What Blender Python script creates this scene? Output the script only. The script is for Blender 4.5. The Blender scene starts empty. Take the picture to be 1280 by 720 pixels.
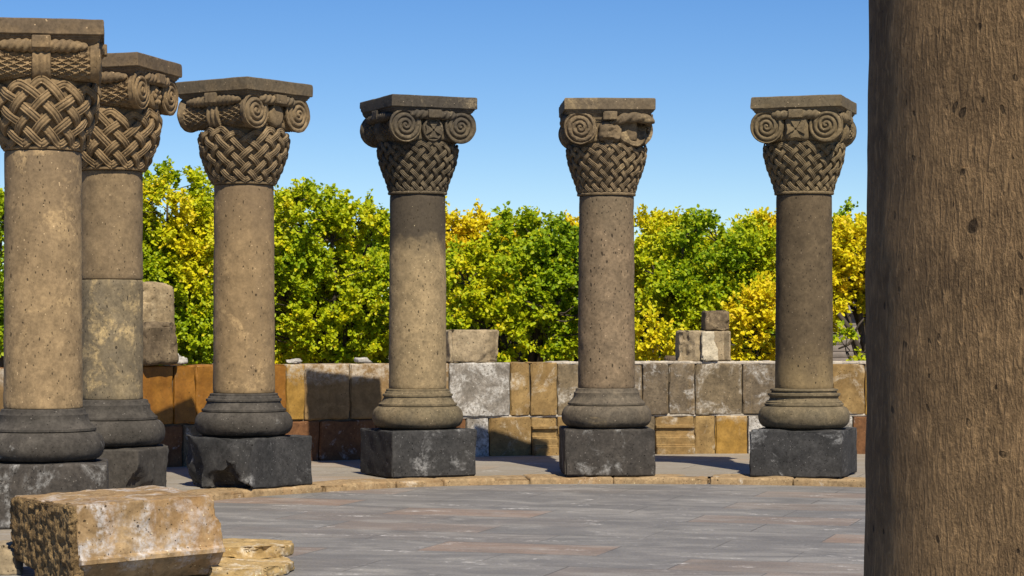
import bpy, math, random
import numpy as np
from mathutils import Vector, noise, Matrix

random.seed(7)
rng = np.random.default_rng(11)
scene = bpy.context.scene
COL = scene.collection
R = math.radians
F, HOR, H = 2800.0, 410.0, 1.31          # focal length in photo pixels, horizon row, eye height


def at(px, y, Y):
    """photo position + distance -> world point"""
    return Vector(((px - 640) * Y / F, Y, H + (HOR - y) * Y / F))


# ------------------------------------------------------------------ objects
def link(name, me, mat=None, parent=None, loc=(0, 0, 0), rot=(0, 0, 0)):
    o = bpy.data.objects.new(name, me)
    COL.objects.link(o)
    if mat is not None and me is not None:
        me.materials.clear()
        me.materials.append(mat)
    o.parent = parent
    o.location = loc
    o.rotation_euler = rot
    return o


def tag(o, label=None, cat=None, group=None, kind=None):
    if label: o['label'] = label
    if cat:
        o['category'] = cat
        o['kind'] = kind or 'thing'
    if group: o['group'] = group
    if kind: o['kind'] = kind
    return o


def thing(name, label, cat, loc, rz=0.0, group=None):
    o = bpy.data.objects.new(name, None)
    o.empty_display_size = 0.2
    COL.objects.link(o)
    o.location = loc
    o.rotation_euler = (0, 0, rz)
    return tag(o, label, cat, group)


class MB:
    """collects shapes into one mesh"""
    def __init__(s):
        s.v, s.f, s.n = [], [], 0

    def add(s, v, f):
        v = np.asarray(v, float)
        s.v.append(v)
        s.f.extend([tuple(i + s.n for i in q) for q in f])
        s.n += len(v)
        return s

    def mesh(s, name, sharp=38):
        me = bpy.data.meshes.new(name)
        me.from_pydata(np.concatenate(s.v).tolist(), [], s.f)
        me.update()
        for p in me.polygons: p.use_smooth = True
        if sharp: me.set_sharp_from_angle(angle=R(sharp))
        return me

    def build(s, name, mat, parent=None, loc=(0, 0, 0), rot=(0, 0, 0), sharp=38):
        return link(name, s.mesh(name, sharp), mat, parent, loc, rot)


def fr(p, sc, oc=4, seed=0.0):
    return noise.fractal(Vector((p[0] * sc + seed, p[1] * sc - seed * .7, p[2] * sc + seed * 1.3)), 0.9, 2.1, oc)


def nz(v, sc, oc=3, seed=0.0):
    return np.array([fr(p, sc, oc, seed) for p in v])


def grid_faces(nu, nv, cu=False, cv=False):
    f = []
    for i in range(nu if cu else nu - 1):
        for j in range(nv if cv else nv - 1):
            a, b = i, (i + 1) % nu
            c, d = j, (j + 1) % nv
            f.append((a * nv + c, b * nv + c, b * nv + d, a * nv + d))
    return f


def lathe(prof, n=96, amp=0.0, sc=6.0, seed=0.0, caps=True):
    """profile [(r,z)] bottom to top; outward normals"""
    prof = np.array(prof, float)
    m = len(prof)
    a = np.linspace(0, 2 * np.pi, n, endpoint=False)
    v = np.zeros((n, m, 3))
    v[:, :, 0] = np.cos(a)[:, None] * prof[None, :, 0]
    v[:, :, 1] = np.sin(a)[:, None] * prof[None, :, 0]
    v[:, :, 2] = prof[None, :, 1]
    v = v.reshape(-1, 3)
    if amp:
        d = nz(v, sc, 4, seed) * amp
        chip = np.maximum(0, nz(v, sc * 1.7, 3, seed + 31) - .35) * amp * 2.2
        rr = np.hypot(v[:, 0], v[:, 1]) + 1e-9
        k = 1 + (d - chip) / rr
        v[:, 0] *= k
        v[:, 1] *= k
    f = grid_faces(n, m, cu=True)
    if caps:
        f.append(tuple(i * m for i in range(n))[::-1])
        f.append(tuple(i * m + m - 1 for i in range(n)))
    return v, f


def axis_coords(h, r, n):
    return np.concatenate([[-h, -h + .35 * r, -h + .7 * r], np.linspace(-h + r, h - r, n), [h - .7 * r, h - .35 * r, h]])


def block(lx, ly, lz, n=(10, 8, 8), r=.012, amp=.004, sc=7, chip=.01, seed=0.0, cuts=(), scoops=(), shape=None):
    """rounded, worn stone block centred on x,y and standing on z=0"""
    hs = np.array([lx, ly, lz]) / 2
    ax = [axis_coords(hs[i], r, n[i]) for i in range(3)]
    idx, V, Fc = {}, [], []

    def vid(i, j, k):
        key = (i, j, k)
        if key not in idx:
            idx[key] = len(V)
            V.append((ax[0][i], ax[1][j], ax[2][k]))
        return idx[key]
    N = [len(a) for a in ax]
    for i in range(N[0] - 1):
        for j in range(N[1] - 1):
            Fc.append((vid(i, j, 0), vid(i, j + 1, 0), vid(i + 1, j + 1, 0), vid(i + 1, j, 0)))
            t = N[2] - 1
            Fc.append((vid(i, j, t), vid(i + 1, j, t), vid(i + 1, j + 1, t), vid(i, j + 1, t)))
    for i in range(N[0] - 1):
        for k in range(N[2] - 1):
            Fc.append((vid(i, 0, k), vid(i + 1, 0, k), vid(i + 1, 0, k + 1), vid(i, 0, k + 1)))
            t = N[1] - 1
            Fc.append((vid(i, t, k), vid(i, t, k + 1), vid(i + 1, t, k + 1), vid(i + 1, t, k)))
    for j in range(N[1] - 1):
        for k in range(N[2] - 1):
            Fc.append((vid(0, j, k), vid(0, j, k + 1), vid(0, j + 1, k + 1), vid(0, j + 1, k)))
            t = N[0] - 1
            Fc.append((vid(t, j, k), vid(t, j + 1, k), vid(t, j + 1, k + 1), vid(t, j, k + 1)))
    p = np.array(V)
    q = np.clip(p, -(hs - r), hs - r)
    d = p - q
    L = np.linalg.norm(d, axis=1) + 1e-12
    nn = d / L[:, None]
    edge = (np.abs(nn) > .2).sum(axis=1) > 1
    p = q + nn * r
    a = nz(p, sc, 4, seed) * amp
    c = np.maximum(0, nz(p, sc * .8, 3, seed + 17) - .1) * chip * np.where(edge, 1.6, .25)
    p = p + nn * (a - c)[:, None]
    for (nrm, dist, ra, rs) in cuts:
        nrm = np.array(nrm, float); nrm /= np.linalg.norm(nrm)
        s = p @ nrm - dist + nz(p, rs, 4, seed + 5) * ra
        p = p - np.maximum(s, 0)[:, None] * nrm
    for (cx, cy, cz, rad, ra) in scoops:
        cc = np.array([cx, cy, cz])
        w = p - cc
        l = np.linalg.norm(w, axis=1) + 1e-9
        rr = rad + nz(p, 9, 3, seed + 9) * ra
        m = l < rr
        p[m] = cc + w[m] / l[m][:, None] * rr[m][:, None]
    if shape is not None:
        p = shape(p, hs, nn)
    p[:, 2] += hs[2]
    return p, Fc


def tube(path, rad, n=8, cap=True):
    path = np.asarray(path, float)
    m = len(path)
    rad = np.broadcast_to(np.asarray(rad, float), (m,))
    t = np.gradient(path, axis=0)
    t /= np.linalg.norm(t, axis=1)[:, None] + 1e-12
    up = np.array([0.13, 0.21, 1.0])
    v = np.zeros((m, n, 3))
    a = np.linspace(0, 2 * np.pi, n, endpoint=False)
    for i in range(m):
        s = np.cross(t[i], up)
        if np.linalg.norm(s) < .05: s = np.cross(t[i], [1, .2, 0])
        s /= np.linalg.norm(s)
        u = np.cross(s, t[i])
        v[i] = path[i] + rad[i] * (np.cos(a)[:, None] * s + np.sin(a)[:, None] * u)
    f = [(i * n + j, i * n + (j + 1) % n, (i + 1) * n + (j + 1) % n, (i + 1) * n + j) for i in range(m - 1) for j in range(n)]
    if cap:
        f.append(tuple(range(n))[::-1])
        f.append(tuple((m - 1) * n + j for j in range(n)))
    return v.reshape(-1, 3), f


# ------------------------------------------------------------------ materials
class NT:
    def __init__(s, name):
        s.m = bpy.data.materials.new(name)
        s.m.use_nodes = True
        s.t = s.m.node_tree
        s.t.nodes.clear()
        s.out = s.n('ShaderNodeOutputMaterial')

    def n(s, typ, **kw):
        nd = s.t.nodes.new(typ)
        for k, v in kw.items():
            if k.startswith('i_'):
                key = k[2:]
                key = int(key) if key.isdigit() else key.replace('_', ' ')
                nd.inputs[key].default_value = v
            else:
                setattr(nd, k, v)
        return nd

    def l(s, a, b): s.t.links.new(a, b)

    def math(s, op, a, b=None, clamp=False):
        nd = s.n('ShaderNodeMath', operation=op, use_clamp=clamp)
        for i, x in enumerate((a, b)):
            if x is None: continue
            if isinstance(x, (int, float)): nd.inputs[i].default_value = x
            else: s.l(x, nd.inputs[i])
        return nd.outputs[0]

    def ramp(s, x, lo, hi, a=0.0, b=1.0):
        nd = s.n('ShaderNodeMapRange', i_1=lo, i_2=hi, i_3=a, i_4=b)
        nd.clamp = True
        s.l(x, nd.inputs[0])
        return nd.outputs[0]

    def mix(s, fac, a, b, blend='MIX'):
        nd = s.n('ShaderNodeMix', data_type='RGBA', blend_type=blend)
        if isinstance(fac, (int, float)): nd.inputs[0].default_value = fac
        else: s.l(fac, nd.inputs[0])
        for i, x in ((6, a), (7, b)):
            if isinstance(x, (tuple, list)): nd.inputs[i].default_value = (*x[:3], 1)
            else: s.l(x, nd.inputs[i])
        return nd.outputs[2]

    def coords(s, jitter=True, kind='Object'):
        tc = s.n('ShaderNodeTexCoord')
        if not jitter: return tc.outputs[kind]
        oi = s.n('ShaderNodeObjectInfo')
        m = s.math('MULTIPLY', oi.outputs['Random'], 37.0)
        va = s.n('ShaderNodeVectorMath', operation='ADD')
        s.l(tc.outputs[kind], va.inputs[0]); s.l(m, va.inputs[1])
        return va.outputs[0]

    def mapping(s, v, scale):
        mp = s.n('ShaderNodeMapping')
        mp.inputs['Scale'].default_value = scale
        s.l(v, mp.inputs[0])
        return mp.outputs[0]

    def noise(s, v, scale, detail=5, rough=.6, dist=0.0):
        nd = s.n('ShaderNodeTexNoise', i_Scale=scale, i_Detail=detail, i_Roughness=rough, i_Distortion=dist)
        s.l(v, nd.inputs['Vector'])
        return nd.outputs['Fac']

    def vor(s, v, scale, feature='F1', rand=1.0):
        nd = s.n('ShaderNodeTexVoronoi', feature=feature, i_Scale=scale, i_Randomness=rand)
        s.l(v, nd.inputs['Vector'])
        return nd


def mul(c, k): return tuple(x * k for x in c)


def stone(name, c1, c2, pits=.5, pit_scale=28, pit_stretch=(1, 1, .55), patch=None, patch_amt=0.0, patch_scale=3.0,
          bump=.5, grain=1.0, rough=.88, chisel=0.0, stain=None, top=None, bottom=None, specks=.07, streak=None, coat=0.0):
    """weathered tuff: two-tone body, dark pits, pale grains, lichen/efflorescence patches with their own outlines.
    stain=(colour, z0, z1): soot-dark weathering above z0..z1 with a ragged edge (object height)"""
    c1, c2 = mul(c1, .88), mul(c2, .88)
    if patch: patch = mul(patch, .9)
    T = NT(name)
    v = T.coords()
    raw = T.coords(False)
    big = T.noise(v, 2.6, 6, .62, .4)
    fine = T.noise(v, 38, 6, .7)
    mid = T.noise(v, 10, 5, .65)
    col = T.mix(T.ramp(big, .36, .66), c1, c2)
    col = T.mix(T.ramp(mid, .34, .68, 0, .75), col, mul(c1, .55))
    blot = T.noise(v, 5.0, 7, .7, .8)
    col = T.mix(T.ramp(blot, .52, .7, 0, .5), col, mul(c2, 1.28))
    sepz = None
    if stain or bottom or top:
        sx = T.n('ShaderNodeSeparateXYZ'); T.l(raw, sx.inputs[0]); sepz = sx.outputs['Z']
    if stain:
        zz = T.math('ADD', sepz, T.math('MULTIPLY', T.math('SUBTRACT', T.noise(v, 5.5, 5, .65), .5), stain[3] if len(stain) > 3 else .7))
        col = T.mix(T.ramp(zz, stain[1], stain[2], 0, .92), col, stain[0])
    if bottom:
        zz = T.math('ADD', sepz, T.math('MULTIPLY', T.math('SUBTRACT', T.noise(v, 6, 5, .65), .5), .5))
        col = T.mix(T.ramp(zz, bottom[1], bottom[2], .9, 0), col, bottom[0])
    if patch_amt:
        pn = T.noise(v, patch_scale, 7, .68, .6)
        pf = T.math('MULTIPLY', T.ramp(pn, .66 - patch_amt * .28, .74 - patch_amt * .25), T.ramp(T.noise(v, 30, 5, .75), .38, .6))
        if top:
            tz = T.ramp(T.math('ADD', sepz, T.math('MULTIPLY', T.math('SUBTRACT', mid, .5), .22)), top[0], top[1])
            pf = T.math('MAXIMUM', T.math('MULTIPLY', pf, .6), T.math('MULTIPLY', tz, T.ramp(T.noise(v, 12, 6, .75), .42, .62)))
        col = T.mix(pf, col, patch)
    if streak:
        st = T.noise(T.mapping(v, (7, 7, .9)), 1.0, 5, .6)
        col = T.mix(T.ramp(st, .5, .68, 0, streak[1]), col, streak[0])
    # pale grains
    if specks:
        g = T.vor(v, 75)
        gs = T.n('ShaderNodeSeparateColor'); T.l(g.outputs['Color'], gs.inputs[0])
        gf = T.math('MULTIPLY', T.math('LESS_THAN', g.outputs['Distance'], .33), T.math('GREATER_THAN', gs.outputs[0], 1 - .22 * specks))
        col = T.mix(T.math('MULTIPLY', gf, .6), col, tuple(min(.75, x * 2.1 + .06) for x in c2))
    # grain
    gr = T.ramp(fine, .25, .75, 1 - .42 * grain, 1 + .36 * grain)
    cmb = T.n('ShaderNodeCombineColor')
    for i in range(3): T.l(gr, cmb.inputs[i])
    col = T.mix(1.0, col, cmb.outputs[0], 'MULTIPLY')
    height = T.math('ADD', T.math('MULTIPLY', mid, .5), T.math('MULTIPLY', fine, .35))
    if pits:
        pv = T.mapping(v, pit_stretch)
        wob = T.n('ShaderNodeVectorMath', operation='ADD')
        nn = T.n('ShaderNodeTexNoise', i_Scale=30.0); T.l(pv, nn.inputs['Vector'])
        sc = T.n('ShaderNodeVectorMath', operation='SCALE'); sc.inputs['Scale'].default_value = .022
        T.l(nn.outputs['Color'], sc.inputs[0]); T.l(pv, wob.inputs[0]); T.l(sc.outputs[0], wob.inputs[1])
        tot = None
        for (s_, thr, keep) in ((pit_scale * 1.25, .25, .30), (pit_scale * 2.9, .36, .6)):
            p = T.vor(wob.outputs[0], s_)
            cs = T.n('ShaderNodeSeparateColor'); T.l(p.outputs['Color'], cs.inputs[0])
            size = T.math('MULTIPLY', cs.outputs[1], thr)
            inside = T.ramp(T.math('SUBTRACT', size, p.outputs['Distance']), -.02, .05)
            f = T.math('MULTIPLY', inside, T.math('GREATER_THAN', cs.outputs[0], 1 - keep * pits))
            tot = f if tot is None else T.math('MAXIMUM', tot, f)
        col = T.mix(T.math('MULTIPLY', tot, .85), col, mul(c1, .13))
        height = T.math('SUBTRACT', height, T.math('MULTIPLY', tot, .9))
    if chisel:
        cs_, cz_ = chisel[1], chisel[2]
        chisel = chisel[0]
        ch = T.noise(T.mapping(raw, (cs_, cs_, cz_)), 1.0, 3, .6, .7)
        ch2 = T.noise(T.mapping(raw, (cs_ * 2, cs_ * 2, cz_ * 5)), 1.0, 4, .7)
        height = T.math('ADD', height, T.math('MULTIPLY', T.math('ADD', ch, T.math('MULTIPLY', ch2, .6)), 1.9 * chisel))
        col = T.mix(T.ramp(ch, .52, .68, 0, .45 * chisel), col, mul(c2, 1.45))
    b = T.n('ShaderNodeBump', i_Strength=bump, i_Distance=.012)
    T.l(height, b.inputs['Height'])
    P = T.n('ShaderNodeBsdfPrincipled')
    T.l(col, P.inputs['Base Color'])
    P.inputs['Roughness'].default_value = rough
    P.inputs['Specular IOR Level'].default_value = .25
    if coat:
        P.inputs['Coat Weight'].default_value = coat
        P.inputs['Coat Roughness'].default_value = .35
    T.l(b.outputs[0], P.inputs['Normal'])
    T.l(P.outputs[0], T.out.inputs[0])
    return T.m


def plain(name, c, rough=.85, var=.3, sc=12):
    T = NT(name)
    v = T.coords()
    col = T.mix(T.noise(v, sc, 5), mul(c, 1 - var), mul(c, 1 + var))
    P = T.n('ShaderNodeBsdfPrincipled')
    T.l(col, P.inputs['Base Color']); P.inputs['Roughness'].default_value = rough
    b = T.n('ShaderNodeBump', i_Strength=.5, i_Distance=.01)
    T.l(T.noise(v, sc * 3, 5), b.inputs['Height']); T.l(b.outputs[0], P.inputs['Normal'])
    T.l(P.outputs[0], T.out.inputs[0])
    return T.m


def leaf_mat():
    T = NT('leaves')
    a = T.n('ShaderNodeAttribute', attribute_name='tint')
    cr = T.n('ShaderNodeValToRGB')
    e = cr.color_ramp.elements
    stops = [(0.0, (.085, .165, .006)), (.3, (.235, .355, .008)), (.55, (.49, .54, .010)), (.8, (.76, .66, .014)), (1.0, (.76, .56, .02))]
    e[0].position, e[0].color = stops[0][0], (*stops[0][1], 1)
    e[1].position, e[1].color = stops[-1][0], (*stops[-1][1], 1)
    for p, c in stops[1:-1]:
        k = e.new(p); k.color = (*c, 1)
    T.l(a.outputs['Fac'], cr.inputs[0])
    P = T.n('ShaderNodeBsdfPrincipled')
    T.l(cr.outputs[0], P.inputs['Base Color'])
    P.inputs['Roughness'].default_value = .5
    P.inputs['Specular IOR Level'].default_value = .25
    tr = T.n('ShaderNodeBsdfTranslucent'); T.l(cr.outputs[0], tr.inputs[0])
    mx = T.n('ShaderNodeMixShader', i_0=.42)
    T.l(P.outputs[0], mx.inputs[1]); T.l(tr.outputs[0], mx.inputs[2])
    T.l(mx.outputs[0], T.out.inputs[0])
    return T.m


def paving_mat(name='basalt_paving', warm=0.0):
    T = NT(name)
    raw = T.coords(False)
    mp = T.n('ShaderNodeMapping'); mp.inputs['Rotation'].default_value = (0, 0, R(17)); T.l(raw, mp.inputs[0])
    v = mp.outputs[0]
    br = T.n('ShaderNodeTexBrick', offset=.5, i_Scale=1.0)
    br.inputs['Mortar Size'].default_value = .006
    br.inputs['Brick Width'].default_value = 1.15
    br.inputs['Row Height'].default_value = .62
    br.inputs['Color1'].default_value = (0, 0, 0, 1); br.inputs['Color2'].default_value = (1, 1, 1, 1)
    br.inputs['Mortar'].default_value = (.4, .4, .4, 1)
    T.l(v, br.inputs['Vector'])
    sp = T.n('ShaderNodeSeparateColor'); T.l(br.outputs['Color'], sp.inputs[0])
    k = sp.outputs[0]
    cr = T.n('ShaderNodeValToRGB')
    e = cr.color_ramp.elements
    st = [(0, (.168, .168, .166)), (.3, (.205, .204, .198)), (.55, (.182, .182, .178)), (.80, (.215, .195, .178)), (.90, (.285, .212, .162)), (1, (.21, .192, .172))]
    st = [(p_, tuple(a_ * b_ for a_, b_ in zip(c_, (.89, .855, .85)))) for p_, c_ in st]
    e[0].position, e[0].color = 0, (*st[0][1], 1); e[1].position, e[1].color = 1, (*st[-1][1], 1)
    for p, c in st[1:-1]:
        q = e.new(p); q.color = (*c, 1)
    T.l(k, cr.inputs[0])
    col = cr.outputs[0]
    mott = T.noise(v, 2.2, 8, .68, .5)
    col = T.mix(T.ramp(mott, .3, .66, .6, 0), col, (.098, .099, .098))
    if warm: col = T.mix(warm, col, (.36, .30, .21))
    dust = T.noise(T.mapping(v, (1.0, 2.2, 1)), 1.3, 8, .7, .8)
    col = T.mix(T.ramp(dust, .46, .7, 0, .7), col, (.31, .295, .275))
    wht = T.math('MULTIPLY', T.ramp(T.noise(T.mapping(v, (1, 1.8, 1)), 2.3, 8, .74), .57, .65), T.ramp(T.noise(v, 19, 5, .7), .46, .6))
    col = T.mix(T.math('MULTIPLY', wht, .8), col, (.62, .6, .58))
    col = T.mix(T.math('MULTIPLY', br.outputs['Fac'], T.ramp(T.noise(v, 1.1, 3), .4, .6, .35, .8)), col, (.08, .075, .07))
    fine = T.noise(v, 60, 5, .7)
    g = T.ramp(fine, .25, .75, .72, 1.28)
    cm = T.n('ShaderNodeCombineColor')
    for i in range(3): T.l(g, cm.inputs[i])
    col = T.mix(1, col, cm.outputs[0], 'MULTIPLY')
    b = T.n('ShaderNodeBump', i_Strength=.45, i_Distance=.012)
    hgt = T.math('SUBTRACT', T.math('ADD', T.math('MULTIPLY', T.noise(v, 7, 6, .65), 1.0), T.math('MULTIPLY', fine, .3)), T.math('MULTIPLY', br.outputs['Fac'], .6))
    T.l(hgt, b.inputs['Height'])
    P = T.n('ShaderNodeBsdfPrincipled')
    T.l(col, P.inputs['Base Color']); P.inputs['Roughness'].default_value = .68
    P.inputs['Specular IOR Level'].default_value = .35
    T.l(b.outputs[0], P.inputs['Normal']); T.l(P.outputs[0], T.out.inputs[0])
    return T.m


LICH = (.42, .41, .39)
M = {}
M['leaf'] = leaf_mat()
M['bark'] = plain('bark', (.055, .042, .03), .9, .5, 20)
M['paving'] = paving_mat()
M['ground'] = plain('dry_ground', (.16, .12, .07), .95, .4, 3)
# column stones
DK = (.050, .047, .045)
M['cap_tan'] = stone('tuff_capital_tan', (0.244, 0.166, 0.085), (0.313, 0.217, 0.116), .35, 30, (1, 1, 1), bump=.35, stain=((0.106, 0.078, 0.051), 3.12, 3.3, .5))
M['cap_brown'] = stone('tuff_capital_brown', (0.208, 0.150, 0.085), (0.275, 0.198, 0.111), .35, 30, (1, 1, 1), bump=.35, stain=((0.095, 0.076, 0.051), 3.1, 3.3, .5))
M['cap_dark'] = stone('tuff_capital_dark', (0.099, 0.078, 0.051), (0.172, 0.135, 0.084), .3, 30, (1, 1, 1), bump=.4, patch=(0.253, 0.201, 0.125), patch_amt=.35, stain=((0.055, 0.047, 0.038), 3.0, 3.25, .6))
M['cap_grey'] = stone('tuff_capital_grey', (0.154, 0.113, 0.069), (0.244, 0.178, 0.102), .4, 30, (1, 1, 1), bump=.4, patch=(0.322, 0.241, 0.134), patch_amt=.5, stain=((0.121, 0.094, 0.062), 3.1, 3.3, .5))
M['cap_olive'] = stone('tuff_capital_olive', (0.176, 0.133, 0.074), (0.254, 0.188, 0.102), .35, 30, (1, 1, 1), bump=.35, stain=((0.121, 0.097, 0.062), 3.1, 3.3, .5))
M['shaft_a'] = stone('tuff_shaft_tan', (0.293, 0.206, 0.113), (0.376, 0.264, 0.141), .5, 22, bump=.3, grain=.8, stain=((0.174, 0.125, 0.075), 1.7, 2.5), patch=(0.463, 0.325, 0.170), patch_amt=.42)
M['shaft_b_up'] = stone('tuff_shaft_brown', (0.239, 0.172, 0.101), (0.287, 0.206, 0.115), .4, 22, bump=.3, grain=.7)
M['shaft_b_low'] = stone('tuff_shaft_patchy', (0.196, 0.160, 0.108), (0.304, 0.234, 0.131), .5, 26, bump=.35, grain=.9, patch=(0.493, 0.366, 0.185), patch_amt=.55, patch_scale=4.5)
M['shaft_c'] = stone('tuff_shaft_umber', (0.284, 0.197, 0.105), (0.352, 0.245, 0.129), .35, 20, bump=.28, grain=.6, stain=((0.174, 0.123, 0.073), 1.8, 2.5), patch=(0.455, 0.316, 0.162), patch_amt=.42, streak=((0.206, 0.149, 0.088), .3))
M['shaft_d'] = stone('tuff_shaft_sooty', (0.319, 0.241, 0.137), (0.407, 0.301, 0.165), .55, 22, bump=.3, grain=.75, stain=((.055, .045, .034), 1.95, 2.12, .4))
M['shaft_e'] = stone('tuff_shaft_pink', (0.213, 0.157, 0.099), (0.286, 0.205, 0.126), 1.0, 17, bump=.4, grain=.95, stain=((0.141, 0.108, 0.069), 2.0, 2.5))
M['shaft_f'] = stone('tuff_shaft_dark', (0.107, 0.078, 0.046), (0.144, 0.105, 0.061), .6, 22, bump=.3, grain=.7, bottom=((0.220, 0.160, 0.081), .82, 1.15), streak=((0.089, 0.065, 0.038), .35))
M['shaft_n'] = stone('tuff_shaft_chiselled', (0.213, 0.136, 0.069), (0.287, 0.187, 0.094), .3, 26, (1, 1, .6), bump=.75, grain=.8, chisel=(1.5, 140.0, 24.0), specks=0, patch=(0.580, 0.286, 0.096), patch_amt=.02, patch_scale=14)
M['base_dk'] = stone('basalt_base_dark', (.062, .055, .047), (.098, .087, .074), .35, 30, (1, 1, 1), patch=LICH, patch_amt=.12, bump=.5, grain=1.0)
M['base_tan'] = stone('tuff_base_tan', (0.165, 0.133, 0.080), (0.238, 0.183, 0.108), .45, 30, (1, 1, 1), bump=.4, bottom=((0.095, 0.080, 0.056), .38, .6))
M['base_gr'] = stone('tuff_base_grey', (0.118, 0.099, 0.075), (0.185, 0.149, 0.105), .45, 30, (1, 1, 1), bump=.4, patch=(0.306, 0.234, 0.131), patch_amt=.3)
M['pl_dk'] = stone('basalt_plinth_dark', (.040, .040, .041), (.066, .064, .063), .4, 26, (1, 1, 1), patch=(.27, .27, .27), patch_amt=.34, patch_scale=3.0, bump=.55, grain=1.1, specks=.22)
M['pl_br'] = stone('basalt_plinth_brown', (.055, .049, .044), (.088, .077, .066), .4, 26, (1, 1, 1), patch=(.30, .295, .285), patch_amt=.36, patch_scale=3.0, bump=.55, grain=1.1, specks=.22)
# wall stones
M['amber'] = stone('amber_wall_stone', (0.240, 0.099, 0.012), (0.336, 0.150, 0.020), .1, 30, (1, 1, 1), bump=.55, grain=.45, coat=.22, rough=.6, specks=0, patch=(0.360, 0.284, 0.194), patch_amt=.12, streak=((0.176, 0.067, 0.009), .5))
M['honey'] = stone('honey_wall_stone', (.34, .19, .035), (.44, .26, .06), .15, 30, (1, 1, 1), bump=.5, grain=.5, coat=.12, rough=.65, specks=0, patch=(.48, .42, .33), patch_amt=.12, top=(.36, .47))
M['frosted'] = stone('brown_frosted_wall_stone', (.255, .16, .068), (.33, .215, .1), .2, 30, (1, 1, 1), bump=.5, grain=.5, specks=0, patch=(.52, .45, .36), patch_amt=.14, top=(.34, .45))
M['ochre'] = stone('ochre_wall_stone', (.26, .165, .065), (.38, .255, .105), .5, 30, (1, 1, 1), bump=.5, grain=.55, specks=0, patch=(.50, .43, .33), patch_amt=.42, streak=((.22, .13, .045), .5))
M['chalky'] = stone('chalky_wall_stone', (.22, .195, .165), (.33, .295, .255), .5, 26, (1, 1, 1), bump=.7, patch=(.56, .54, .51), patch_amt=.78, patch_scale=4)
M['mottled'] = stone('mottled_wall_stone', (.165, .126, .078), (.25, .19, .115), .4, 26, (1, 1, 1), bump=.6, patch=(.46, .42, .36), patch_amt=.5, patch_scale=4)
M['slate'] = stone('grey_wall_stone', (.145, .112, .076), (.22, .172, .115), .4, 26, (1, 1, 1), bump=.6, patch=(.44, .42, .39), patch_amt=.55, patch_scale=4, streak=((.26, .165, .06), .5))
M['russet'] = stone('russet_wall_stone', (.155, .07, .03), (.22, .105, .045), .2, 30, (1, 1, 1), bump=.6, grain=.7, patch=(.5, .46, .42), patch_amt=.3)
M['mortar'] = stone('lime_mortar', (.50, .44, .36), (.62, .56, .48), .3, 40, (1, 1, 1), bump=.7, grain=.8)
M['core'] = stone('wall_core', (.10, .08, .055), (.16, .125, .085), .3, 30, (1, 1, 1), bump=.7)
M['kerb'] = stone('tan_kerb_stone', (.34, .235, .125), (.44, .315, .175), .35, 26, (1, 1, 1), bump=.6, grain=.8, patch=(.60, .55, .47), patch_amt=.22, streak=((.30, .165, .07), .3))
M['slab'] = stone('yellow_slab', (.44, .30, .125), (.54, .385, .18), .3, 26, (1, 1, 1), bump=.7, grain=.8, patch=(.7, .65, .55), patch_amt=.28)
M['fallen'] = stone('golden_fallen_stone', (.26, .165, .075), (.44, .31, .17), .3, 26, (1, 1, 1), bump=.6, grain=.7, patch=(.50, .47, .45), patch_amt=.62, patch_scale=3.4, streak=((.32, .17, .06), .35))
M['fallen_rough'] = stone('golden_quarry_face', (.20, .125, .055), (.33, .225, .105), .2, 26, (1, 1, 1), bump=1.0, grain=1.1, chisel=(1.6, 42.0, 13.0))
M['buff'] = stone('buff_carved_stone', (.33, .26, .165), (.47, .37, .24), .5, 26, (1, 1, 1), bump=.6, grain=.8, patch=(.22, .175, .12), patch_amt=.5, patch_scale=5)
M['cream'] = stone('cream_broken_stone', (.60, .52, .38), (.70, .62, .47), .3, 26, (1, 1, 1), bump=.8)
M['umber'] = stone('umber_broken_stone', (.13, .095, .06), (.22, .165, .10), .5, 20, (1, 1, 1), bump=.8, patch=(.33, .25, .15), patch_amt=.4)
M['tawny'] = stone('tawny_boulder', (.32, .24, .14), (.42, .32, .19), .4, 20, (1, 1, 1), bump=.8, patch=(.45, .36, .23), patch_amt=.3)
M['white'] = stone('white_rock', (.48, .45, .41), (.60, .57, .53), .2, 30, (1, 1, 1), bump=.7)
M['shingle'] = plain('grey_weathered_boards', (.2, .17, .15), .9, .35, 9)

# ------------------------------------------------------------------ setting
g = MB().add([(-900, -60, 0), (900, -60, 0), (900, 1800, 0), (-900, 1800, 0)], [(0, 1, 2, 3)]).build('ground', M['ground'], loc=(0, 0, -.16))
tag(g, 'dry earth around the ruin', 'ground', kind='structure')

FLOOR = -.06
pz = MB().add([(-9, -4, 0), (11, -4, 0), (11, 22, 0), (-9, 22, 0)], [(0, 1, 2, 3)]).build('paved_floor', M['paving'], loc=(0, 0, FLOOR))
tag(pz, 'grey basalt paving with some pinkish slabs inside the ring of columns', 'paving', kind='structure')

WC, WR = Vector((2.6, 15.0)), 8.5       # curved wall


def wall_hit(px):
    k = (px - 640) / F
    a = 1 + k * k; b = -2 * (k * WC.x + WC.y); c = WC.length_squared - WR * WR
    Y = (-b + math.sqrt(b * b - 4 * a * c)) / (2 * a)
    return Vector((k * Y, Y))


def wall_ang(px):
    d = wall_hit(px) - WC
    return math.atan2(d.x, d.y)          # 0 = straight back, negative = left


# kerb line (inner edge of the raised platform)
ctrl = [(-2.42, 13.2), (-2.46, 14.6), (-2.52, 16.0), (-2.56, 17.2), (-2.33, 17.85), (-1.62, 18.66), (-.8, 19.30), (.1, 19.62), (.95, 19.68), (1.9, 19.6), (2.85, 19.34), (3.8, 18.8), (4.6, 18.0), (5.2, 17.0)]


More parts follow.
